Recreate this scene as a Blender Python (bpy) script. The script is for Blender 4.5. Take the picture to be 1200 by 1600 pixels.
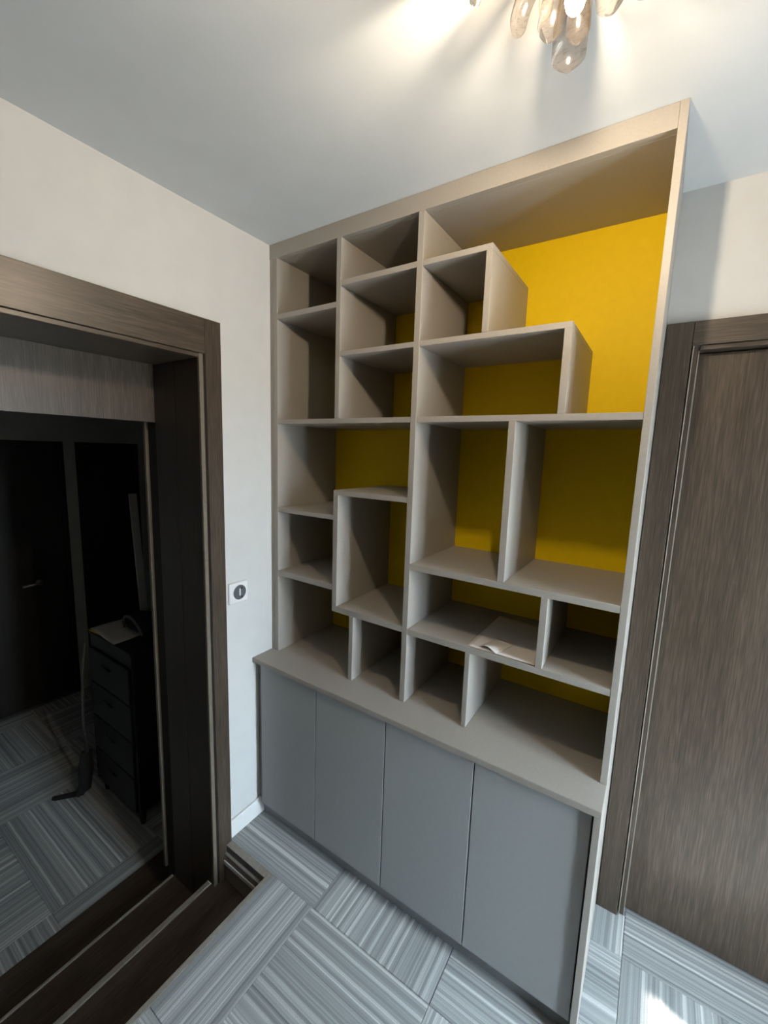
import bpy, bmesh, math, random
from mathutils import Vector, Matrix

random.seed(7)
scene = bpy.context.scene
for ob in list(bpy.data.objects):
    bpy.data.objects.remove(ob)
COL = scene.collection

# ------------------------------------------------------------------ camera
cam_d = bpy.data.cameras.new('camera')
cam = bpy.data.objects.new('camera', cam_d); COL.objects.link(cam)
R = Vector((0.83382740, 0.55105872, 0.03265184))
U = Vector((-0.10573571, 0.10137886, 0.98921296))
F = Vector((-0.54180423, 0.82828534, -0.14279906))
m = Matrix.Identity(4)
for i in range(3):
    m[i][0] = R[i]; m[i][1] = U[i]; m[i][2] = -F[i]
m[0][3], m[1][3], m[2][3] = 1.43208, -1.26528, 1.72925
cam.matrix_world = m
cam_d.sensor_fit = 'HORIZONTAL'; cam_d.sensor_width = 36.0
cam_d.lens = 36.0 * 651.4 / 1200.0
cam_d.clip_start = 0.02
scene.camera = cam

# ------------------------------------------------------------------ world, sun, window daylight, exposure
world = bpy.data.worlds.new('world'); scene.world = world
world.use_nodes = True
wn = world.node_tree.nodes; wl = world.node_tree.links
bg = wn['Background']
# even pale sky above the horizon, dull ground below it
wtc = wn.new('ShaderNodeTexCoord'); wsp = wn.new('ShaderNodeSeparateXYZ')
wl.new(wtc.outputs['Generated'], wsp.inputs[0])
wr = wn.new('ShaderNodeValToRGB')
wr.color_ramp.elements[0].position = 0.0; wr.color_ramp.elements[0].color = (0.34, 0.37, 0.38, 1)
wr.color_ramp.elements[1].position = 0.02; wr.color_ramp.elements[1].color = (0.70, 0.87, 1.0, 1)
wl.new(wsp.outputs['Z'], wr.inputs['Fac']); wl.new(wr.outputs['Color'], bg.inputs['Color'])
bg.inputs['Strength'].default_value = 74.0

sun_d = bpy.data.lights.new('sun', 'SUN'); sun_d.energy = 45.0; sun_d.angle = math.radians(1.2)
sun_d.color = (1.0, 0.93, 0.82)
sun = bpy.data.objects.new('sun', sun_d); COL.objects.link(sun)
sun.rotation_euler = Vector((-0.529, 0.164, -1.0)).to_track_quat('-Z', 'Y').to_euler()
sun.location = (5, -4, 6)

vs = scene.view_settings
vs.view_transform = 'Standard'; vs.look = 'None'; vs.gamma = 1.0; vs.use_curve_mapping = False
vs.exposure = -0.66

# dimensions shared by several builders
WIN_X = 2.50                       # inner face of the window wall
WIN_Y0, WIN_Y1, WIN_Z0, WIN_Z1 = -0.62, -0.06, 0.06, 2.10
BACK_Y = -2.6
CEIL = 2.5505
WALL_Y = 0.410                     # wall that carries the bookcase and the right door
LAMP_C = Vector((1.255, -0.525, 2.405))
HALL_Z = -0.48

portal_d = bpy.data.lights.new('window_portal', 'AREA'); portal_d.shape = 'RECTANGLE'
portal_d.size = WIN_Y1 - WIN_Y0; portal_d.size_y = WIN_Z1 - WIN_Z0
portal_d.cycles.is_portal = True
portal = bpy.data.objects.new('window_portal', portal_d); COL.objects.link(portal)
portal.location = (WIN_X + 0.16, (WIN_Y0 + WIN_Y1) / 2, (WIN_Z0 + WIN_Z1) / 2)
portal.rotation_euler = Vector((-1, 0, 0)).to_track_quat('-Z', 'Z').to_euler()

# ------------------------------------------------------------------ materials
MATS = {}
def new_mat(name):
    mt = bpy.data.materials.new(name); mt.use_nodes = True
    MATS[name] = mt
    nt = mt.node_tree
    return mt, nt, nt.nodes, nt.links, nt.nodes['Principled BSDF']

def ramp(nodes, stops):
    r = nodes.new('ShaderNodeValToRGB')
    els = r.color_ramp.elements
    while len(els) > 1: els.remove(els[-1])
    els[0].position = stops[0][0]; els[0].color = (*stops[0][1], 1)
    for pos, c in stops[1:]:
        e = els.new(pos); e.color = (*c, 1)
    return r

def plain(name, col, rough=0.5, var=0.04, scale=30, bump=0.0, bscale=300, metallic=0.0, spec=0.5):
    mt, nt, n, l, b = new_mat(name)
    tc = n.new('ShaderNodeTexCoord')
    ns = n.new('ShaderNodeTexNoise'); ns.inputs['Scale'].default_value = scale; ns.inputs['Detail'].default_value = 3
    l.new(tc.outputs['Object'], ns.inputs['Vector'])
    lo = tuple(c * (1 - var) for c in col); hi = tuple(min(1, c * (1 + var)) for c in col)
    r = ramp(n, [(0.3, lo), (0.7, hi)])
    l.new(ns.outputs['Fac'], r.inputs['Fac']); l.new(r.outputs['Color'], b.inputs['Base Color'])
    b.inputs['Roughness'].default_value = rough; b.inputs['Metallic'].default_value = metallic
    b.inputs['Specular IOR Level'].default_value = spec
    if bump > 0:
        n2 = n.new('ShaderNodeTexNoise'); n2.inputs['Scale'].default_value = bscale; n2.inputs['Detail'].default_value = 2
        l.new(tc.outputs['Object'], n2.inputs['Vector'])
        bp = n.new('ShaderNodeBump'); bp.inputs['Strength'].default_value = bump; bp.inputs['Distance'].default_value = 0.002
        l.new(n2.outputs['Fac'], bp.inputs['Height']); l.new(bp.outputs['Normal'], b.inputs['Normal'])
    return mt

def wood(name, dark, mid, light, axis='Z', rough=0.4, coarse=1.0):
    """veneer with long fine streaks running along one world axis"""
    mt, nt, n, l, b = new_mat(name)
    g = n.new('ShaderNodeNewGeometry')
    def stretched(along, across, detail, rough_):
        mp = n.new('ShaderNodeMapping')
        s = {'X': (along, across, across), 'Y': (across, along, across), 'Z': (across, across, along)}[axis]
        mp.inputs['Scale'].default_value = s
        l.new(g.outputs['Position'], mp.inputs['Vector'])
        ns = n.new('ShaderNodeTexNoise'); ns.inputs['Scale'].default_value = 1.0
        ns.inputs['Detail'].default_value = detail; ns.inputs['Roughness'].default_value = rough_
        l.new(mp.outputs['Vector'], ns.inputs['Vector'])
        return ns
    a = stretched(11, 240 * coarse, 4, 0.6); c = stretched(0.9, 45 * coarse, 3, 0.55); d = stretched(6, 520 * coarse, 2, 0.5)
    m1 = n.new('ShaderNodeMix'); m1.data_type = 'FLOAT'; m1.inputs['Factor'].default_value = 0.30
    l.new(a.outputs['Fac'], m1.inputs['A']); l.new(c.outputs['Fac'], m1.inputs['B'])
    m2 = n.new('ShaderNodeMix'); m2.data_type = 'FLOAT'; m2.inputs['Factor'].default_value = 0.25
    l.new(m1.outputs['Result'], m2.inputs['A']); l.new(d.outputs['Fac'], m2.inputs['B'])
    r = ramp(n, [(0.36, dark), (0.5, mid), (0.64, light)])
    l.new(m2.outputs['Result'], r.inputs['Fac']); l.new(r.outputs['Color'], b.inputs['Base Color'])
    b.inputs['Roughness'].default_value = rough
    b.inputs['Coat Weight'].default_value = 0.25; b.inputs['Coat Roughness'].default_value = 0.3
    bp = n.new('ShaderNodeBump'); bp.inputs['Strength'].default_value = 0.22; bp.inputs['Distance'].default_value = 0.001
    l.new(m2.outputs['Result'], bp.inputs['Height']); l.new(bp.outputs['Normal'], b.inputs['Normal'])
    return mt

def carpet(name):
    """striped loop pile, stripes run along the tile's own x axis"""
    mt, nt, n, l, b = new_mat(name)
    tc = n.new('ShaderNodeTexCoord'); oi = n.new('ShaderNodeObjectInfo')
    sep = n.new('ShaderNodeSeparateXYZ'); l.new(tc.outputs['Object'], sep.inputs[0])
    off = n.new('ShaderNodeMath'); off.operation = 'MULTIPLY_ADD'
    l.new(oi.outputs['Random'], off.inputs[0]); off.inputs[1].default_value = 37.0
    l.new(sep.outputs['Y'], off.inputs[2])
    # a slight waver along the stripe
    wv = n.new('ShaderNodeTexNoise'); wv.inputs['Scale'].default_value = 9.0
    l.new(tc.outputs['Object'], wv.inputs['Vector'])
    wm = n.new('ShaderNodeMath'); wm.operation = 'MULTIPLY_ADD'; wm.inputs[1].default_value = 0.004
    l.new(wv.outputs['Fac'], wm.inputs[0]); l.new(off.outputs[0], wm.inputs[2])
    def cells(freq):
        mu = n.new('ShaderNodeMath'); mu.operation = 'MULTIPLY'; mu.inputs[1].default_value = freq
        l.new(wm.outputs[0], mu.inputs[0])
        fl = n.new('ShaderNodeMath'); fl.operation = 'FLOOR'; l.new(mu.outputs[0], fl.inputs[0])
        w = n.new('ShaderNodeTexWhiteNoise'); w.noise_dimensions = '1D'; l.new(fl.outputs[0], w.inputs['W'])
        return w
    c1 = cells(46.0); c2 = cells(104.0); c3 = cells(210.0)
    a = n.new('ShaderNodeMix'); a.data_type = 'FLOAT'; a.inputs['Factor'].default_value = 0.58
    l.new(c1.outputs['Value'], a.inputs['A']); l.new(c2.outputs['Value'], a.inputs['B'])
    a2 = n.new('ShaderNodeMix'); a2.data_type = 'FLOAT'; a2.inputs['Factor'].default_value = 0.30
    l.new(a.outputs['Result'], a2.inputs['A']); l.new(c3.outputs['Value'], a2.inputs['B'])
    # loop rows along the stripe
    mp = n.new('ShaderNodeMapping'); mp.inputs['Scale'].default_value = (330, 420, 1)
    l.new(tc.outputs['Object'], mp.inputs['Vector'])
    lo = n.new('ShaderNodeTexNoise'); lo.inputs['Scale'].default_value = 1.0; lo.inputs['Detail'].default_value = 1
    l.new(mp.outputs['Vector'], lo.inputs['Vector'])
    a3 = n.new('ShaderNodeMix'); a3.data_type = 'FLOAT'; a3.inputs['Factor'].default_value = 0.22
    l.new(a2.outputs['Result'], a3.inputs['A']); l.new(lo.outputs['Fac'], a3.inputs['B'])
    r = ramp(n, [(0.20, (0.20, 0.21, 0.22)), (0.42, (0.31, 0.325, 0.33)), (0.60, (0.40, 0.415, 0.42)), (0.80, (0.68, 0.69, 0.685))])
    l.new(a3.outputs['Result'], r.inputs['Fac']); l.new(r.outputs['Color'], b.inputs['Base Color'])
    b.inputs['Roughness'].default_value = 0.95; b.inputs['Specular IOR Level'].default_value = 0.15
    bp = n.new('ShaderNodeBump'); bp.inputs['Strength'].default_value = 0.5; bp.inputs['Distance'].default_value = 0.002
    l.new(a3.outputs['Result'], bp.inputs['Height']); l.new(bp.outputs['Normal'], b.inputs['Normal'])
    return mt

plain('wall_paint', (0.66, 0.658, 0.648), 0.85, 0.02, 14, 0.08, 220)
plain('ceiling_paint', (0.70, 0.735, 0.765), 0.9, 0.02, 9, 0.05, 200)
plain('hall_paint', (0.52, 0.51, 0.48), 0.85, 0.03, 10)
plain('laminate', (0.37, 0.345, 0.31), 0.42, 0.035, 160, 0.05, 700)
plain('laminate_door', (0.40, 0.415, 0.42), 0.45, 0.02, 60, 0.03, 700)
plain('laminate_toe', (0.27, 0.28, 0.285), 0.5, 0.03, 40)
plain('yellow_board', (0.82, 0.565, 0.001), 0.6, 0.02, 50, spec=0.2)
plain('white_trim', (0.80, 0.80, 0.79), 0.4, 0.01, 20)
plain('white_plastic', (0.82, 0.82, 0.82), 0.3, 0.01, 20)
plain('grey_plastic', (0.10, 0.105, 0.11), 0.4, 0.05, 40)
plain('black_lacquer', (0.005, 0.005, 0.006), 0.6, 0.2, 20)
plain('black_fabric', (0.018, 0.02, 0.022), 0.9, 0.3, 60, 0.3, 400)
plain('grey_strap', (0.13, 0.135, 0.135), 0.8, 0.2, 90)
plain('paper', (0.74, 0.70, 0.66), 0.7, 0.03, 30)
plain('yellow_paper', (0.65, 0.45, 0.02), 0.7, 0.03, 30)
plain('metal', (0.55, 0.54, 0.52), 0.3, 0.03, 30, metallic=1.0)
plain('carpet_backing', (0.16, 0.165, 0.17), 0.9, 0.1, 80)
plain('dark_gap', (0.03, 0.03, 0.03), 0.8, 0.1, 20)
plain('edge_strip', (0.17, 0.145, 0.11), 0.4, 0.1, 60)
plain('light_edge', (0.36, 0.33, 0.275), 0.4, 0.06, 60)
plain('nosing_wood', (0.26, 0.235, 0.205), 0.45, 0.12, 60)
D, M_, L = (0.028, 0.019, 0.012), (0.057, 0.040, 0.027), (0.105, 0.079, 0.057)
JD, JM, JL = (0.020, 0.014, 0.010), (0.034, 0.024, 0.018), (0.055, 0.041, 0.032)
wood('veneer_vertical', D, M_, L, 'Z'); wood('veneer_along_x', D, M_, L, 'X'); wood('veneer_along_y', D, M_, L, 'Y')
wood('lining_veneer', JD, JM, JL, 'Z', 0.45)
wood('step_wood', (0.030, 0.021, 0.016), (0.060, 0.043, 0.033), (0.10, 0.075, 0.06), 'Y', 0.38, 0.6)
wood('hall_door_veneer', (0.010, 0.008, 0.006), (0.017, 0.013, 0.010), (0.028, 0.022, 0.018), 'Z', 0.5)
carpet('carpet_stripes')

def lamp_materials():
    mt, nt, n, l, b = new_mat('bulb_glow')
    e = n.new('ShaderNodeEmission'); e.inputs['Color'].default_value = (1.0, 0.80, 0.56, 1); e.inputs['Strength'].default_value = 1600
    l.new(e.outputs[0], n['Material Output'].inputs['Surface'])
    mt, nt, n, l, b = new_mat('petal_glass')
    tr = n.new('ShaderNodeBsdfTransparent'); tr.inputs['Color'].default_value = (0.80, 0.775, 0.74, 1)
    tl = n.new('ShaderNodeBsdfTranslucent'); tl.inputs['Color'].default_value = (0.20, 0.155, 0.07, 1)
    gl = n.new('ShaderNodeBsdfGlossy'); gl.inputs['Roughness'].default_value = 0.15
    df = n.new('ShaderNodeBsdfDiffuse'); df.inputs['Color'].default_value = (0.14, 0.12, 0.11, 1)
    fr = n.new('ShaderNodeLayerWeight'); fr.inputs['Blend'].default_value = 0.35
    m0 = n.new('ShaderNodeMixShader'); m0.inputs[0].default_value = 0.5
    l.new(tl.outputs[0], m0.inputs[1]); l.new(df.outputs[0], m0.inputs[2])
    m1 = n.new('ShaderNodeMixShader'); m1.inputs[0].default_value = 0.22
    l.new(tr.outputs[0], m1.inputs[1]); l.new(m0.outputs[0], m1.inputs[2])
    m2 = n.new('ShaderNodeMixShader'); l.new(fr.outputs['Fresnel'], m2.inputs[0])
    l.new(m1.outputs[0], m2.inputs[1]); l.new(gl.outputs[0], m2.inputs[2])
    l.new(m2.outputs[0], n['Material Output'].inputs['Surface'])
    mt, nt, n, l, b = new_mat('window_glass')
    tr = n.new('ShaderNodeBsdfTransparent'); gl = n.new('ShaderNodeBsdfGlossy'); gl.inputs['Roughness'].default_value = 0.02
    mx = n.new('ShaderNodeMixShader'); mx.inputs[0].default_value = 0.06
    l.new(tr.outputs[0], mx.inputs[1]); l.new(gl.outputs[0], mx.inputs[2])
    l.new(mx.outputs[0], n['Material Output'].inputs['Surface'])
lamp_materials()

# ------------------------------------------------------------------ mesh helpers
def add_box(bm, x0, x1, y0, y1, z0, z1):
    v = [bm.verts.new(c) for c in ((x0,y0,z0),(x1,y0,z0),(x1,y1,z0),(x0,y1,z0),(x0,y0,z1),(x1,y0,z1),(x1,y1,z1),(x0,y1,z1))]
    for f in ((0,3,2,1),(4,5,6,7),(0,1,5,4),(1,2,6,5),(2,3,7,6),(3,0,4,7)):
        bm.faces.new([v[i] for i in f])

def link(name, bm, mat, parent=None, bevel=0.0, smooth=False):
    if bevel > 0:
        bmesh.ops.bevel(bm, geom=list(bm.edges), offset=bevel, segments=1, affect='EDGES', clamp_overlap=True)
    bmesh.ops.recalc_face_normals(bm, faces=list(bm.faces))
    me = bpy.data.meshes.new(name); bm.to_mesh(me); bm.free()
    if smooth:
        for f in me.polygons: f.use_smooth = True
    me.materials.append(MATS[mat])
    o = bpy.data.objects.new(name, me); COL.objects.link(o)
    if parent is not None:
        o.parent = parent
        o.matrix_parent_inverse = Matrix.Translation(-parent.location)
    return o

def box(name, mat, b, parent=None, bevel=0.0008):
    bm = bmesh.new(); add_box(bm, *b)
    return link(name, bm, mat, parent, bevel)

def boxes(name, mat, bs, parent=None, bevel=0.0):
    bm = bmesh.new()
    for b in bs: add_box(bm, *b)
    return link(name, bm, mat, parent, bevel)

def thing(name, label, cat, loc, group=None):
    o = bpy.data.objects.new(name, None); COL.objects.link(o)
    o.location = loc; o.empty_display_size = 0.05
    o['label'] = label; o['category'] = cat
    if group: o['group'] = group
    return o

def tag(o, label, cat, group=None):
    o['label'] = label; o['category'] = cat
    if group: o['group'] = group
    return o

def struct(o, label=None, cat=None):
    o['kind'] = 'structure'
    if label: o['label'] = label
    if cat: o['category'] = cat
    return o

def tube(bm, pts, rad, seg=8, flat=1.0):
    """round or flattened tube through points"""
    pts = [Vector(q) for q in pts]
    rings = []
    for i, q in enumerate(pts):
        t = (pts[min(i+1, len(pts)-1)] - pts[max(i-1, 0)]).normalized()
        a = t.cross(Vector((0, 0, 1)))
        if a.length < 1e-3: a = t.cross(Vector((0, 1, 0)))
        a.normalize(); bb = t.cross(a).normalized()
        r = rad[i] if isinstance(rad, (list, tuple)) else rad
        rings.append([bm.verts.new(q + a * r * math.cos(2*math.pi*k/seg) + bb * r * flat * math.sin(2*math.pi*k/seg)) for k in range(seg)])
    for i in range(len(rings)-1):
        for k in range(seg):
            bm.faces.new((rings[i][k], rings[i][(k+1) % seg], rings[i+1][(k+1) % seg], rings[i+1][k]))
    bm.faces.new(rings[0][::-1]); bm.faces.new(rings[-1])

def lathe(bm, c, axis, prof, seg=28):
    """prof: list of (radius, height along axis)"""
    axis = Vector(axis).normalized(); c = Vector(c)
    a = axis.orthogonal().normalized(); b = axis.cross(a)
    rings = []
    for r, h in prof:
        rings.append([bm.verts.new(c + axis*h + a*r*math.cos(2*math.pi*k/seg) + b*r*math.sin(2*math.pi*k/seg)) for k in range(seg)])
    for i in range(len(rings)-1):
        for k in range(seg):
            bm.faces.new((rings[i][k], rings[i][(k+1) % seg], rings[i+1][(k+1) % seg], rings[i+1][k]))
    bm.faces.new(rings[0][::-1]); bm.faces.new(rings[-1])

# ------------------------------------------------------------------ room shell
REC_X, REC_Y0, REC_Y1 = 0.265, -1.33, -0.28      # stair recess cut in the floor
JY0, JY1 = -1.25, -0.322                         # clear wall opening (structural)
WT = -0.385                                      # hall face of the left wall
struct(boxes('ceiling', 'ceiling_paint', [(WT, WIN_X + 0.2, BACK_Y - 0.15, WALL_Y + 0.15, CEIL, CEIL + 0.12)]))
struct(boxes('wall_left', 'wall_paint', [
    (WT, 0, JY1, WALL_Y + 0.15, HALL_Z, CEIL),
    (WT, 0, BACK_Y - 0.15, JY0, HALL_Z, CEIL),
    (WT, 0, JY0, JY1, 2.06, CEIL)]))
DX0, DX1, DZ = 1.473, 2.360, 2.085               # right door opening
struct(boxes('wall_back', 'wall_paint', [
    (0, DX0, WALL_Y, WALL_Y + 0.15, -0.2, CEIL),
    (DX1, WIN_X + 0.2, WALL_Y, WALL_Y + 0.15, -0.2, CEIL),
    (DX0, DX1, WALL_Y, WALL_Y + 0.15, DZ, CEIL),
    (DX0 - 0.05, DX1 + 0.05, WALL_Y + 0.15, WALL_Y + 0.20, -0.2, DZ + 0.05)]))  # unseen slab added behind the door to stop outside light leaking in
struct(boxes('wall_right', 'wall_paint', [
    (WIN_X, WIN_X + 0.2, BACK_Y - 0.15, WIN_Y0, -0.2, CEIL),
    (WIN_X, WIN_X + 0.2, WIN_Y1, WALL_Y, -0.2, CEIL),
    (WIN_X, WIN_X + 0.2, WIN_Y0, WIN_Y1, -0.2, WIN_Z0),
    (WIN_X, WIN_X + 0.2, WIN_Y0, WIN_Y1, WIN_Z1, CEIL)]))
struct(boxes('wall_front', 'veneer_vertical', [(0, WIN_X, BACK_Y - 0.15, BACK_Y, -0.2, CEIL)]))  # unseen wall, dark veneer put on it to cut the fill light

floor = struct(boxes('floor', 'carpet_backing', [
    (REC_X, WIN_X, BACK_Y, WALL_Y, -0.16, -0.006),
    (DX0, DX1, WALL_Y, WALL_Y + 0.15, -0.16, -0.006),
    (0, REC_X, REC_Y1, WALL_Y, -0.16, -0.006),
    (0, REC_X, BACK_Y, REC_Y0, -0.16, -0.006)]))

TILE_CACHE = {}
def carpet_tile(parent, x0, x1, y0, y1, cx, cy, z, turned):
    """one carpet tile trimmed to x0..x1, y0..y1; stripes along y when turned"""
    g = 0.0006
    lx0, lx1, ly0, ly1 = x0 - cx + g, x1 - cx - g, y0 - cy + g, y1 - cy - g
    if turned: lx0, lx1, ly0, ly1 = ly0, ly1, -lx1, -lx0      # local x = world y, local y = -world x
    key = tuple(round(q, 4) for q in (lx0, lx1, ly0, ly1))
    if key not in TILE_CACHE:
        bm = bmesh.new(); add_box(bm, lx0, lx1, ly0, ly1, -0.006, 0.0)
        top = [e for e in bm.edges if all(abs(v.co.z) < 1e-6 for v in e.verts)]
        bmesh.ops.bevel(bm, geom=top, offset=0.0015, segments=1, affect='EDGES')
        bmesh.ops.recalc_face_normals(bm, faces=list(bm.faces))
        me = bpy.data.meshes.new('carpet_tile'); bm.to_mesh(me); bm.free(); me.materials.append(MATS['carpet_stripes'])
        TILE_CACHE[key] = me
    o = bpy.data.objects.new('carpet_tile', TILE_CACHE[key]); COL.objects.link(o)
    o.parent = parent; o.location = (cx, cy, z); o.rotation_euler = (0, 0, math.pi/2 if turned else 0)
    return o

for i in range(0, 5):
    for j in range(-6, 1):
        x0, x1, y0, y1 = i*0.5, i*0.5 + 0.5, -0.25 + j*0.5, 0.25 + j*0.5
        cx, cy = (x0 + x1)/2, (y0 + y1)/2
        turned = (i + j) % 2 == 1
        y0c, y1c = max(y0, BACK_Y), min(y1, WALL_Y)
        if y1c - y0c < 0.02: continue
        if i == 0 and y1c <= REC_Y1 + 0.03 and y0c > REC_Y0 - 0.5:
            if y0c < REC_Y0:       # tile that is notched at the near end of the recess
                carpet_tile(floor, x0, x1, y0c, REC_Y0 - 0.02, cx, cy, 0, turned)
                carpet_tile(floor, REC_X + 0.02, x1, REC_Y0 - 0.02, y1c, cx, cy, 0, turned)
            else:
                carpet_tile(floor, REC_X + 0.02, x1, y0c, y1c, cx, cy, 0, turned)
            continue
        carpet_tile(floor, x0, x1, y0c, y1c, cx, cy, 0, turned)
        if y1 > WALL_Y: pass
for i, (a, b_) in enumerate(((1.0, 1.5), (1.5, 2.0), (2.0, 2.5))):
    j = 1
    cx, cy = (a + b_)/2, 0.5
    t = ((i + 2) + j) % 2 == 1
    carpet_tile(floor, a, b_, 0.25, WALL_Y, cx, cy, 0, t)
    xa, xb = max(a, DX0), min(b_, DX1)
    if xb - xa > 0.02: carpet_tile(floor, xa, xb, WALL_Y, WALL_Y + 0.15, cx, cy, 0, t)

# window in the right wall: frame, mullions, panes
win = struct(thing('window_1', 'tall white framed glazed window in the right wall', 'window', (WIN_X + 0.1, (WIN_Y0 + WIN_Y1)/2, WIN_Z0)))
fx0, fx1 = WIN_X + 0.06, WIN_X + 0.12
ym = (WIN_Y0 + WIN_Y1)/2
for b in ((WIN_Y0, WIN_Y0 + 0.06, WIN_Z0, WIN_Z1), (WIN_Y1 - 0.06, WIN_Y1, WIN_Z0, WIN_Z1), (ym - 0.05, ym + 0.05, WIN_Z0 + 0.06, WIN_Z1 - 0.06),
          (WIN_Y0 + 0.06, WIN_Y1 - 0.06, WIN_Z0, WIN_Z0 + 0.06), (WIN_Y0 + 0.06, WIN_Y1 - 0.06, WIN_Z1 - 0.06, WIN_Z1)):
    box('frame_bar', 'white_trim', (fx0, fx1, *b), win, 0.003)
for ya, yb in ((WIN_Y0 + 0.06, ym - 0.05), (ym + 0.05, WIN_Y1 - 0.06)):
    box('pane', 'window_glass', (fx0 + 0.025, fx0 + 0.031, ya, yb, WIN_Z0 + 0.06, WIN_Z1 - 0.06), win, 0)

# baseboards
struct(box('baseboard_left', 'white_trim', (0, 0.012, -0.252, -0.062, 0, 0.085), None, 0.002))
struct(box('baseboard_front', 'white_trim', (0.012, WIN_X, BACK_Y, BACK_Y + 0.012, 0, 0.085), None, 0.002))

# ------------------------------------------------------------------ left doorway: casing, lining, sliding-door pelmet
trim = struct(thing('trim_1', 'dark brown wood casing framing the open doorway down to the hall', 'door frame', (0, -0.78, -0.16)))
box('casing_stile', 'veneer_vertical', (0, 0.020, -0.317, -0.252, -0.16, 2.180), trim, 0.0015)
box('casing_stile', 'veneer_vertical', (0, 0.020, -1.318, -1.253, -0.16, 2.180), trim, 0.0015)
box('casing_header', 'veneer_along_y', (0, 0.019, -1.253, -0.3175, 2.058, 2.180), trim, 0.0015)
box('inner_bead', 'edge_strip', (0, 0.0125, -0.3385, -0.3225, -0.16, 2.058), trim, 0.0015)
box('inner_bead', 'edge_strip', (0, 0.0125, -1.2475, -1.2315, -0.16, 2.058), trim, 0.0015)
box('inner_bead', 'veneer_along_y', (0, 0.0125, -1.231, -0.339, 2.043, 2.0575), trim, 0.0015)
for ya, yb in ((-0.338, -0.3225), (-1.2475, -1.232)):
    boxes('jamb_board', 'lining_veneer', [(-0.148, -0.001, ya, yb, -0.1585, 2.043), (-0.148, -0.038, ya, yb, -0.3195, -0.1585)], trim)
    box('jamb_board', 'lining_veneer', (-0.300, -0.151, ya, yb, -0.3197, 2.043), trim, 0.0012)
    box('edge_strip', 'edge_strip', (-0.392, -0.376, ya - (0.004 if ya > -1 else 0), yb + (0.004 if ya < -1 else 0), -0.31, 2.043), trim, 0.001)
for ya, yb in ((-0.328, -0.3225), (-1.2475, -1.242)):
    box('pocket_lining', 'dark_gap', (-0.3755, -0.3005, ya, yb, HALL_Z + 0.003, 2.043), trim, 0)
box('head_board', 'veneer_along_y', (-0.385, -0.001, -1.231, -0.339, 2.0435, 2.058), trim, 0.001)
box('pelmet_panel', 'veneer_vertical', (-0.318, -0.300, -1.231, -0.326, 1.817, 2.0435), trim, 0.001)

# ------------------------------------------------------------------ steps down to the hall
st = struct(thing('stairs', 'dark wood steps going down through the doorway into the hall', 'steps', (-0.15, -0.8, HALL_Z)))
box('tread', 'step_wood', (-0.012, REC_X, REC_Y0, REC_Y1, -0.185, -0.160), st, 0.002)
box('nosing', 'nosing_wood', (-0.037, -0.0125, -1.231, -0.3388, -0.187, -0.159), st, 0.003)
box('riser', 'step_wood', (-0.028, -0.012, -1.231, -0.340, -0.32, -0.187), st, 0)
box('tread', 'step_wood', (-0.312, -0.028, -1.247, -0.3228, -0.345, -0.320), st, 0.0005)
box('nosing', 'nosing_wood', (-0.328, -0.3125, -1.231, -0.3382, -0.347, -0.319), st, 0.003)
box('riser', 'step_wood', (-0.318, -0.302, -1.231, -0.340, HALL_Z, -0.347), st, 0)
box('landing_board', 'step_wood', (-0.632, -0.318, -1.40, -0.20, HALL_Z - 0.02, HALL_Z + 0.002), st, 0.002)
# lining of the recess and the strips that edge the carpet
tr2 = struct(thing('trim_2', 'grey-brown wood lining and edge strips around the stair recess', 'trim', (0.2, -0.8, -0.16)))
box('recess_board', 'nosing_wood', (0.021, REC_X - 0.006, REC_Y1 - 0.012, REC_Y1 - 0.0002, -0.1598, -0.030), tr2, 0.0015)
box('recess_board', 'nosing_wood', (0.021, REC_X - 0.006, REC_Y0 + 0.0002, REC_Y0 + 0.012, -0.1598, -0.030), tr2, 0.0015)
box('edge_strip', 'nosing_wood', (0.013, REC_X + 0.0, REC_Y1 + 0.0, -0.2505, -0.012, 0.0005), tr2, 0.001)
box('edge_strip', 'nosing_wood', (REC_X, REC_X + 0.0195, REC_Y0 - 0.02, -0.2505, -0.012, 0.0005), tr2, 0.001)
box('light_streak_strip', 'white_trim', (0.022, REC_X - 0.030, REC_Y1 - 0.0165, REC_Y1 - 0.012, -0.078, -0.060), tr2, 0.001)['label'] = 'slim white strip standing in for a streak of light'  # added strip, its white colour paints a streak of light on the recess board
box('floor_riser', 'dark_gap', (REC_X - 0.004, REC_X, REC_Y0, REC_Y1, -0.160, -0.012), tr2, 0)

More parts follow.
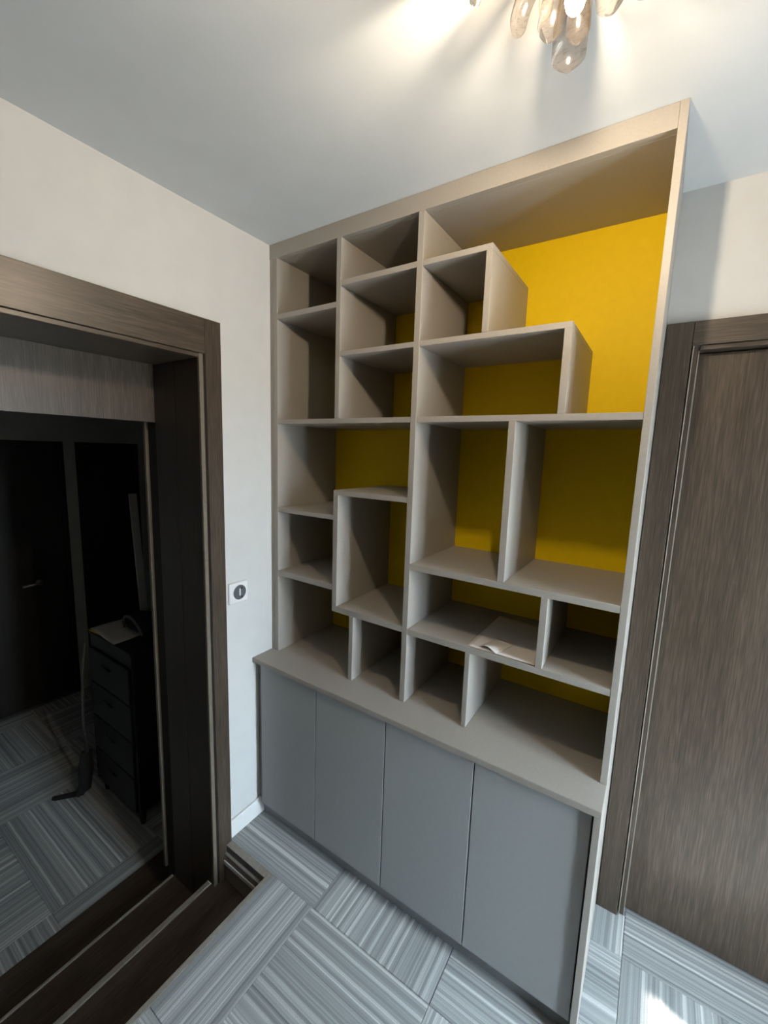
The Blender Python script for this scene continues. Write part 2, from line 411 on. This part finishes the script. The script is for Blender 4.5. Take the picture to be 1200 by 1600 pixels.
# ------------------------------------------------------------------ hall beyond
HX0, HY0, HY1, HC = -2.70, -2.2, 1.9, 2.12
hall_floor = struct(boxes('floor_hall', 'carpet_backing', [(HX0 - 0.15, 0.3, HY0 - 0.15, HY1 + 0.15, HALL_Z - 0.15, HALL_Z - 0.0061)]))
hx = [-0.632, -0.745, -1.53, -2.03, -2.53, HX0]
for i in range(len(hx) - 1):
    for j in range(8):
        y0, y1 = HY0 + j*0.5 + 0.01, min(HY0 + j*0.5 + 0.51, HY1)
        if y1 - y0 < 0.02: continue
        turned = (i + j) % 2 == 1
        carpet_tile(hall_floor, hx[i+1], hx[i], y0, y1, (hx[i] + hx[i+1])/2, (y0 + y1)/2, HALL_Z, turned)
def hall_wall():
    d1 = (-0.66, 0.181); d2 = (0.262, 0.774); zt = 1.726
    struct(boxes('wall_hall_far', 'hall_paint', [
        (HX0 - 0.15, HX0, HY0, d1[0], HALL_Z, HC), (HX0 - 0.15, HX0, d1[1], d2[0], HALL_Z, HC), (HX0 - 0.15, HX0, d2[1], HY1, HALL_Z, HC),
        (HX0 - 0.20, HX0 - 0.15, HY0, HY1, HALL_Z - 0.15, HC), (HX0 - 0.15, HX0, d1[0], d1[1], zt, HC), (HX0 - 0.15, HX0, d2[0], d2[1], zt, HC)]))  # first slab here is added behind the hall doors to block light leaks
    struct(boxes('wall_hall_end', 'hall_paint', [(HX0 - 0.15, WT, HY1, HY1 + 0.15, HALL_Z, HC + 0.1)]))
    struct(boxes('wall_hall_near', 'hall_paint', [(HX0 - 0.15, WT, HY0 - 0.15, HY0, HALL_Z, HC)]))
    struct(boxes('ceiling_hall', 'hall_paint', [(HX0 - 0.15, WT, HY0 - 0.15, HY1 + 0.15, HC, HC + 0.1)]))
    struct(boxes('wall_hall_side', 'hall_paint', [(WT, WT + 0.15, WALL_Y + 0.15, HY1 + 0.15, HALL_Z - 0.15, CEIL)]))
    for k, d in enumerate((d1, d2)):
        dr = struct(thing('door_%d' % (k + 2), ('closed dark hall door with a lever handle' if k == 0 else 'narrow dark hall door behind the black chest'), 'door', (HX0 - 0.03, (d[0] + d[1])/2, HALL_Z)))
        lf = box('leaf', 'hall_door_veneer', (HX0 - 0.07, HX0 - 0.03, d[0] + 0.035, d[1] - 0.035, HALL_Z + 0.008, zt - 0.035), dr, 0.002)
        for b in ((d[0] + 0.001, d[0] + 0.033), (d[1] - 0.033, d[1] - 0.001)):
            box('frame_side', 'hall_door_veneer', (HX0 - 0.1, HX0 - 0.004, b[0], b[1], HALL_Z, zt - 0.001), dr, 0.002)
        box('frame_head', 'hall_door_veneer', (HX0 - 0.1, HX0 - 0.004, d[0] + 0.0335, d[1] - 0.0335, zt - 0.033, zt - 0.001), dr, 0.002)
        if k == 0:
            bm = bmesh.new()
            lathe(bm, (HX0 - 0.03, -0.045, 0.575), (1, 0, 0), [(0.026, 0), (0.026, 0.008), (0.010, 0.010), (0.010, 0.045)], 16)
            tube(bm, [(HX0 + 0.012, -0.045, 0.575), (HX0 + 0.015, -0.09, 0.574), (HX0 + 0.012, -0.165, 0.572)], 0.009, 10)
            h = link('handle', bm, 'metal', lf, 0, True); h['label'] = 'brushed metal lever handle'
hall_wall()

# ------------------------------------------------------------------ right door with casing
dr = struct(thing('door_1', 'closed dark brown wood veneer door beside the bookcase', 'door', (1.92, WALL_Y + 0.03, 0)))
yc = WALL_Y - 0.018
box('casing_stile', 'veneer_vertical', (1.4025, 1.4730, yc, WALL_Y, 0, 2.160), dr, 0.0015)
box('casing_stile', 'veneer_vertical', (2.360, 2.4305, yc, WALL_Y, 0, 2.160), dr, 0.0015)
box('casing_header', 'veneer_along_x', (1.4735, 2.3595, yc + 0.001, WALL_Y, 2.089, 2.160), dr, 0.0015)
for x0, x1, x2 in ((1.4765, 1.4800, 1.4925), (2.3565, 2.3530, 2.3405)):
    box('bead', 'light_edge', (min(x0, x1), max(x0, x1), yc + 0.004, WALL_Y + 0.045, 0.004, 2.0885), dr, 0.0015)
    box('inner_frame', 'veneer_vertical', (min(x1, x2), max(x1, x2), yc + 0.010, WALL_Y + 0.045, 0.004, 2.0840), dr, 0.0015)
    x3 = x2 + (0.003 if x2 < 2 else -0.003)
    box('bead', 'light_edge', (min(x2, x3), max(x2, x3), yc + 0.013, WALL_Y + 0.045, 0.004, 2.0740), dr, 0.001)
box('inner_head', 'veneer_along_x', (1.4960, 2.3370, yc + 0.010, WALL_Y + 0.045, 2.0745, 2.0887), dr, 0.0015)
leaf = box('leaf', 'veneer_vertical', (1.4960, 2.3370, WALL_Y + 0.030, WALL_Y + 0.070, 0.006, 2.0700), dr, 0.002)
bm = bmesh.new()
lathe(bm, (2.285, WALL_Y + 0.030, 1.03), (0, -1, 0), [(0.026, 0), (0.026, 0.008), (0.010, 0.010), (0.010, 0.045)], 16)
tube(bm, [(2.285, WALL_Y - 0.012, 1.03), (2.24, WALL_Y - 0.015, 1.03), (2.165, WALL_Y - 0.012, 1.03)], 0.009, 10)
link('handle', bm, 'metal', leaf, 0, True)['label'] = 'brushed metal lever handle'

# ------------------------------------------------------------------ bookcase (upper unit)
W = 1.400; XL = 0.045; XR = 1.382; ZT = 2.4944; ZW = 0.801; YB = 0.3905
bc = thing('bookcase', 'tall beige built-in bookcase with irregular open cubbies and yellow back', 'bookcase', (W/2, 0.2, ZW))
LA = 'laminate'
e_ = 0.0002
box('filler_strip', LA, (0.0005, 0.0205, 0.002, 0.03, ZW, ZT), bc)
box('side_panel', LA, (0.0225, XL, 0, YB, ZW, ZT), bc)
box('side_panel', LA, (XR, W, 0, WALL_Y - 0.001, ZW, CEIL - 0.0005), bc)
box('top_fascia', LA, (0.0005, XR - e_, 0, 0.022, ZT, CEIL - 0.0005), bc)
box('top_panel', LA, (0.0225, XR - e_, 0.0222, YB, ZT, ZT + 0.022), bc)
bk = box('back_panel', 'yellow_board', (0.0225, XR - e_, YB + e_, YB + 0.012, ZW, ZT + 0.022), bc, 0)
bk['label'] = 'bright yellow back panel'
SH = [  # x0, x1, z0, z1
    (XL, .3608, 2.2562, 2.2763), (.3819, .7002, 2.3280, 2.3469), (.722, .9548, 2.3286, 2.3463),
    (.3819, .7002, 2.0794, 2.0967), (.722, 1.1938, 2.0794, 2.0967), (XL, .7002, 1.8320, 1.8508), (.722, XR, 1.8320, 1.8508),
    (.722, XR, 1.3141, 1.3360), (.722, XR, 1.0699, 1.0910),
    (XL, .3619, 1.4533, 1.4716), (.3619, .7002, 1.5537, 1.5731), (XL, .3619, 1.1621, 1.1857), (.3619, .7002, 1.0723, 1.0964)]
for x0, x1, z0, z1 in SH: box('shelf', LA, (x0 + e_, x1 - e_, 0.0006, YB, z0, z1), bc)
DV = [(.3608, .3819, 1.8508, ZT), (.7002, .7220, ZW, ZT), (.9358, .9548, 2.0967, 2.3286), (1.1737, 1.1938, 1.8508, 2.0794),
      (1.0391, 1.0604, 1.3360, 1.8320), (1.1752, 1.1955, 1.0910, 1.3141), (.9491, .9661, ZW, 1.0699),
      (.3619, .3853, 1.0964, 1.5537), (.4534, .4729, ZW, 1.0723)]
for x0, x1, z0, z1 in DV: box('divider', LA, (x0, x1, 0, YB, z0 + e_, z1 - e_), bc)

# ------------------------------------------------------------------ worktop and base cabinets
tag(box('worktop', LA, (0.0, W, -0.1126, WALL_Y - 0.001, 0.7790, ZW - 0.0002), None, 0.0015), 'long beige-grey worktop running under the bookcase', 'worktop')
QX = [0.0394, 0.3706, 0.7065, 1.0410, 1.3795]
YD = -0.0997; ZB, ZU = 0.0843, 0.7735
for k, (a, b_, lab) in enumerate(((QX[0], QX[2], 'grey two-door base cabinet against the white wall under the worktop'),
                                  (QX[2], QX[4], 'grey two-door base cabinet at the dark door end of the worktop'))):
    c = thing('base_cabinet', lab, 'cabinet', ((a + b_)/2, 0.1, ZB), 'base cabinets under the worktop')
    boxes('body', 'laminate_toe', [(a, a + 0.016, YD + 0.0205, 0.39, ZB + 0.003, 0.7785), (b_ - 0.017, b_ - 0.001, YD + 0.0205, 0.39, ZB + 0.003, 0.7785),
                           (a + 0.016, b_ - 0.017, YD + 0.0205, 0.39, ZB + 0.003, ZB + 0.019), (a + 0.016, b_ - 0.017, 0.378, 0.39, ZB + 0.019, 0.7785),
                           (a + 0.016, b_ - 0.017, YD + 0.0205, 0.06, 0.7625, 0.7785)], c)
    if k == 0: box('filler_strip', 'laminate_toe', (0.0005, 0.0365, -0.078, -0.06, ZB, 0.7785), c)
    q = QX[2*k:2*k+3]
    for x0, x1 in zip(q, q[1:]):
        box('door', 'laminate_door', (x0 + 0.0021, x1 - 0.0021, YD, YD + 0.019, ZB, ZU), c, 0.001)
tag(box('end_panel', LA, (XR, W, -0.1124, WALL_Y - 0.020, 0, 0.7788), None, 0.001), 'narrow beige end panel closing the base cabinets beside the dark door', 'panel')
tag(box('plinth', 'laminate_toe', (0.013, XR - 0.0005, -0.064, -0.046, 0.0005, ZB + 0.002), None, 0.001), 'long grey recessed plinth along the carpet under the cabinet doors', 'plinth')

# ------------------------------------------------------------------ wall switch
sw = thing('wall_socket', 'white square wall plate with dark round insert next to the doorway casing', 'wall switch', (0, -0.184, 1.125))
box('plate', 'white_plastic', (0.0, 0.009, -0.230, -0.138, 1.080, 1.170), sw, 0.003)
bm = bmesh.new(); lathe(bm, (0.009, -0.180, 1.125), (1, 0, 0), [(0.031, 0), (0.031, 0.0022), (0.029, 0.003), (0.027, 0.003)], 32)
link('insert', bm, 'grey_plastic', sw, 0)['label'] = 'dark grey round insert'
box('toggle', 'white_plastic', (0.0115, 0.0165, -0.1845, -0.1790, 1.112, 1.142), sw, 0.001)
for zz in (1.108, 1.146):
    bm = bmesh.new(); lathe(bm, (0.0115, -0.171, zz - 0.004), (1, 0, 0), [(0.005, 0), (0.005, 0.0012)], 14)
    link('pin_hole', bm, 'dark_gap', sw, 0)

# ------------------------------------------------------------------ papers on the shelf
def sheet(name, corners, mat, nx, ny, hfun, thick=0.0006):
    """corners: a(front left) b(front right) c(back right) d(back left)"""
    a, b, c, d = [Vector(q) for q in corners]
    bm = bmesh.new(); top = []; bot = []
    for j in range(ny + 1):
        for i in range(nx + 1):
            u, v = i/nx, j/ny
            q = (a*(1-u) + b*u)*(1-v) + (d*(1-u) + c*u)*v
            q = q + Vector((0, 0, hfun(u, v)))
            top.append(bm.verts.new(q + Vector((0, 0, thick)))); bot.append(bm.verts.new(q))
    S = nx + 1
    for j in range(ny):
        for i in range(nx):
            k = j*S + i
            bm.faces.new((top[k], top[k+1], top[k+S+1], top[k+S])); bm.faces.new((bot[k], bot[k+S], bot[k+S+1], bot[k+1]))
    rim = [j for j in range(nx)] 
    for i in range(nx):
        bm.faces.new((bot[i], bot[i+1], top[i+1], top[i]))
        k = ny*S + i; bm.faces.new((bot[k+1], bot[k], top[k], top[k+1]))
    for j in range(ny):
        k = j*S; bm.faces.new((bot[k+S], bot[k], top[k], top[k+S]))
        k = j*S + nx; bm.faces.new((bot[k], bot[k+S], top[k+S], top[k]))
    return link(name, bm, mat, None, 0, True)
zs = 1.0911
tag(sheet('paper_sheet', [(0.951, 0.012, zs), (1.172, 0.004, zs), (1.168, 0.318, zs), (0.958, 0.334, zs)], 'paper', 14, 16,
          lambda u, v: 0.0012 + 0.004*max(0, u - 0.75)*4*(1 - v)*0.3 + 0.0015*math.sin(6*v + 2*u)**2),
    'large pale sheet of paper lying flat in the wide low cubby', 'paper')
tag(sheet('folded_leaflet', [(0.990, 0.022, zs), (1.052, 0.0035, zs), (1.082, 0.105, zs), (1.020, 0.118, zs)], 'paper', 10, 10,
          lambda u, v: 0.0045 + 0.011*math.sin(math.pi*min(1, 1.15*u))**1.0*(1 - v)**1.5),
    'small creased leaflet lying on top of the large paper sheet', 'paper')

# ------------------------------------------------------------------ ceiling lamp
def ceiling_lamp():
    lp = thing('ceiling_lamp', 'ceiling lamp with curled glass petals around a glowing bulb', 'lamp', (LAMP_C.x, LAMP_C.y, CEIL))
    bm = bmesh.new(); lathe(bm, (LAMP_C.x, LAMP_C.y, CEIL - 0.0005), (0, 0, -1), [(0.060, 0), (0.060, 0.006), (0.045, 0.016), (0.016, 0.020), (0.016, 0.062), (0.020, 0.064), (0.020, 0.100), (0.012, 0.1048)], 32)
    link('canopy', bm, 'metal', lp, 0, True)
    bm = bmesh.new()
    lathe(bm, LAMP_C + Vector((0, 0, 0.040)), (0, 0, -1), [(0.009, 0), (0.012, 0.006), (0.0145, 0.014), (0.0145, 0.048), (0.012, 0.058), (0.007, 0.064), (0.002, 0.066)], 24)
    link('bulb', bm, 'bulb_glow', lp, 0, True)['label'] = 'glowing warm bulb'
    tips = [  # dx, dy, z of tip, half width
        (-0.112, 0.040, 2.445, 0.018), (-0.068, 0.085, 2.450, 0.022), (-0.050, 0.166, 2.452, 0.030), (0.032, 0.095, 2.455, 0.024),
        (-0.160, -0.043, 2.455, 0.022), (0.088, 0.100, 2.460, 0.024), (0.150, -0.010, 2.455, 0.026), (0.100, -0.120, 2.450, 0.026),
        (-0.020, -0.150, 2.450, 0.026), (-0.120, -0.130, 2.455, 0.024), (-0.062, 0.030, 2.440, 0.013), (-0.024, 0.112, 2.448, 0.020)]
    for dx, dy, tz, hw in tips:
        if dy > -0.1: dy += 0.025
        out = Vector((dx, dy, 0)); rad = out.length; od = out.normalized(); sd = Vector((-od.y, od.x, 0))
        p0 = Vector((LAMP_C.x, LAMP_C.y, 2.500)) + od*0.014; p2 = Vector((LAMP_C.x + dx, LAMP_C.y + dy, tz))
        p1 = Vector((LAMP_C.x, LAMP_C.y, 2.520)) + od*rad*0.98
        N, K = 28, 6
        bm = bmesh.new(); A = []; B = []
        for i in range(N + 1):
            t = 1 - (1 - i/N)**1.7
            q = p0*(1-t)**2 + p1*2*t*(1-t) + p2*t*t
            tan = ((p1 - p0)*2*(1-t) + (p2 - p1)*2*t).normalized()
            nrm = sd.cross(tan).normalized()
            w = hw*(0.35 + 0.65*min(1, t*2.2))
            if t > 0.86: w *= math.sqrt(max(0.0, 1 - ((t - 0.86)/0.1405)**2))
            w = max(w, 0.0012)
            ra, rb = [], []
            for k in range(K + 1):
                s = 2*k/K - 1
                cup = 0.35*w*(s*s)
                ra.append(bm.verts.new(q + sd*w*s - nrm*(cup - 0.0014)*(-1))); rb.append(bm.verts.new(q + sd*w*s + nrm*(cup - 0.0014)))
            A.append(ra); B.append(rb)
        for i in range(N):
            for k in range(K):
                bm.faces.new((A[i][k], A[i][k+1], A[i+1][k+1], A[i+1][k]))
        for v in [v for r_ in B for v in r_]: bm.verts.remove(v)
        bmesh.ops.solidify(bm, geom=list(bm.faces), thickness=0.003)
        link('petal', bm, 'petal_glass', lp, 0, True)
ceiling_lamp()

# ------------------------------------------------------------------ dim things in the hall
def hall_things():
    x0, x1, y0, y1, zt = -1.36, -0.86, -0.225, 0.30, 0.60
    ch = thing('chest', 'black chest of drawers standing in the dark hall', 'chest', ((x0 + x1)/2, (y0 + y1)/2, HALL_Z))
    box('body', 'black_lacquer', (x0, x1, y0, y1, HALL_Z + 0.09, zt - 0.02), ch, 0.004)
    box('top', 'black_lacquer', (x0 - 0.008, x1 + 0.008, y0 - 0.010, y1 + 0.008, zt - 0.0195, zt), ch, 0.003)
    for k in range(4):
        z0 = HALL_Z + 0.105 + k*0.222
        d = box('drawer', 'black_lacquer', (x0 + 0.012, x1 - 0.012, y0 - 0.016, y0 - 0.0005, z0, z0 + 0.212), ch, 0.003)
        k2 = bmesh.new(); tube(k2, [((x0 + x1)/2 - 0.05, y0 - 0.028, z0 + 0.15), ((x0 + x1)/2 + 0.05, y0 - 0.028, z0 + 0.15)], 0.006, 8)
        h = link('handle', k2, 'black_lacquer', d, 0, True)
    for lx in (x0 + 0.03, x1 - 0.03):
        for ly in (y0 + 0.03, y1 - 0.03):
            bm = bmesh.new(); lathe(bm, (lx, ly, HALL_Z), (0, 0, 1), [(0.014, 0), (0.022, 0.09)], 12)
            link('foot', bm, 'black_lacquer', ch, 0)
    # flat things on the chest
    tag(sheet('yellow_envelope', [(-1.36, -0.235, zt), (-1.12, -0.215, zt), (-1.13, -0.06, zt), (-1.37, -0.08, zt)], 'yellow_paper', 6, 6, lambda u, v: 0.001 + 0.002*u*v, 0.004),
        'yellow envelope at the bottom of the papers on the black chest', 'envelope')
    tag(sheet('letter', [(-1.345, -0.225, zt + 0.012), (-1.02, -0.240, zt + 0.006), (-1.03, -0.03, zt + 0.010), (-1.34, -0.02, zt + 0.010)], 'paper', 8, 8, lambda u, v: 0.003*math.sin(5*u + 3*v)**2, 0.003),
        'crumpled white letter on the yellow envelope on the black chest', 'paper')
    bg_ = thing('handbag', 'small black bag with looped grey handles lying on the papers', 'bag', (-1.06, -0.06, zt + 0.022))
    bm = bmesh.new()
    bmesh.ops.create_icosphere(bm, subdivisions=3, radius=1.0)
    for v in bm.verts:
        c = v.co; c.x = math.copysign(abs(c.x)**0.8, c.x)*0.13; c.y = math.copysign(abs(c.y)**0.8, c.y)*0.075; c.z = (c.z + 1)*0.045 + 0.008*math.sin(9*c.x/0.13)
        v.co = c + Vector((-1.06, -0.06, zt + 0.030))
    link('pouch', bm, 'black_fabric', bg_, 0, True)
    for s in (-1, 1):
        bm = bmesh.new(); pts = []
        for k in range(13):
            a = math.pi*k/12
            pts.append((-1.06 + 0.10*math.cos(a), -0.06 + s*(0.055 + 0.02*math.sin(a)), zt + 0.035 + 0.095*math.sin(a)))
        tube(bm, pts, 0.008, 8); link('handle', bm, 'grey_strap', bg_, 0, True)
    # pale upright strip behind the bag
    bm = bmesh.new(); add_box(bm, -1.30, -1.285, 0.045, 0.09, zt, zt + 0.82)
    for v in bm.verts:
        v.co.y -= 0.035*(v.co.z - zt)/0.82
    tag(link('pale_board', bm, 'hall_paint', None, 0.002), 'slim pale upright board standing on the black chest', 'board')
    # strap hanging at the chest corner, and a shoe-like foot on the carpet
    um = thing('umbrella', 'folded black umbrella with grey shaft leaning on the chest corner', 'umbrella', (-1.40, -0.33, HALL_Z))
    bm = bmesh.new(); tube(bm, [(-1.385, -0.244, 0.515), (-1.395, -0.268, 0.30), (-1.395, -0.280, 0.0), (-1.390, -0.276, -0.22)], [0.006, 0.008, 0.009, 0.014], 10)
    link('shaft', bm, 'grey_strap', um, 0, True)
    bm = bmesh.new(); tube(bm, [(-1.390, -0.276, -0.20), (-1.39, -0.285, -0.30), (-1.39, -0.30, -0.43), (-1.40, -0.345, -0.462)], [0.030, 0.042, 0.035, 0.018], 12)
    link('folded_canopy', bm, 'black_fabric', um, 0, True)
    bm = bmesh.new(); tube(bm, [(-1.39, -0.31, -0.455), (-1.43, -0.36, -0.462), (-1.48, -0.42, -0.466), (-1.495, -0.435, -0.466)], [0.020, 0.016, 0.014, 0.012], 10)
    link('handle', bm, 'black_lacquer', um, 0, True)
hall_things()
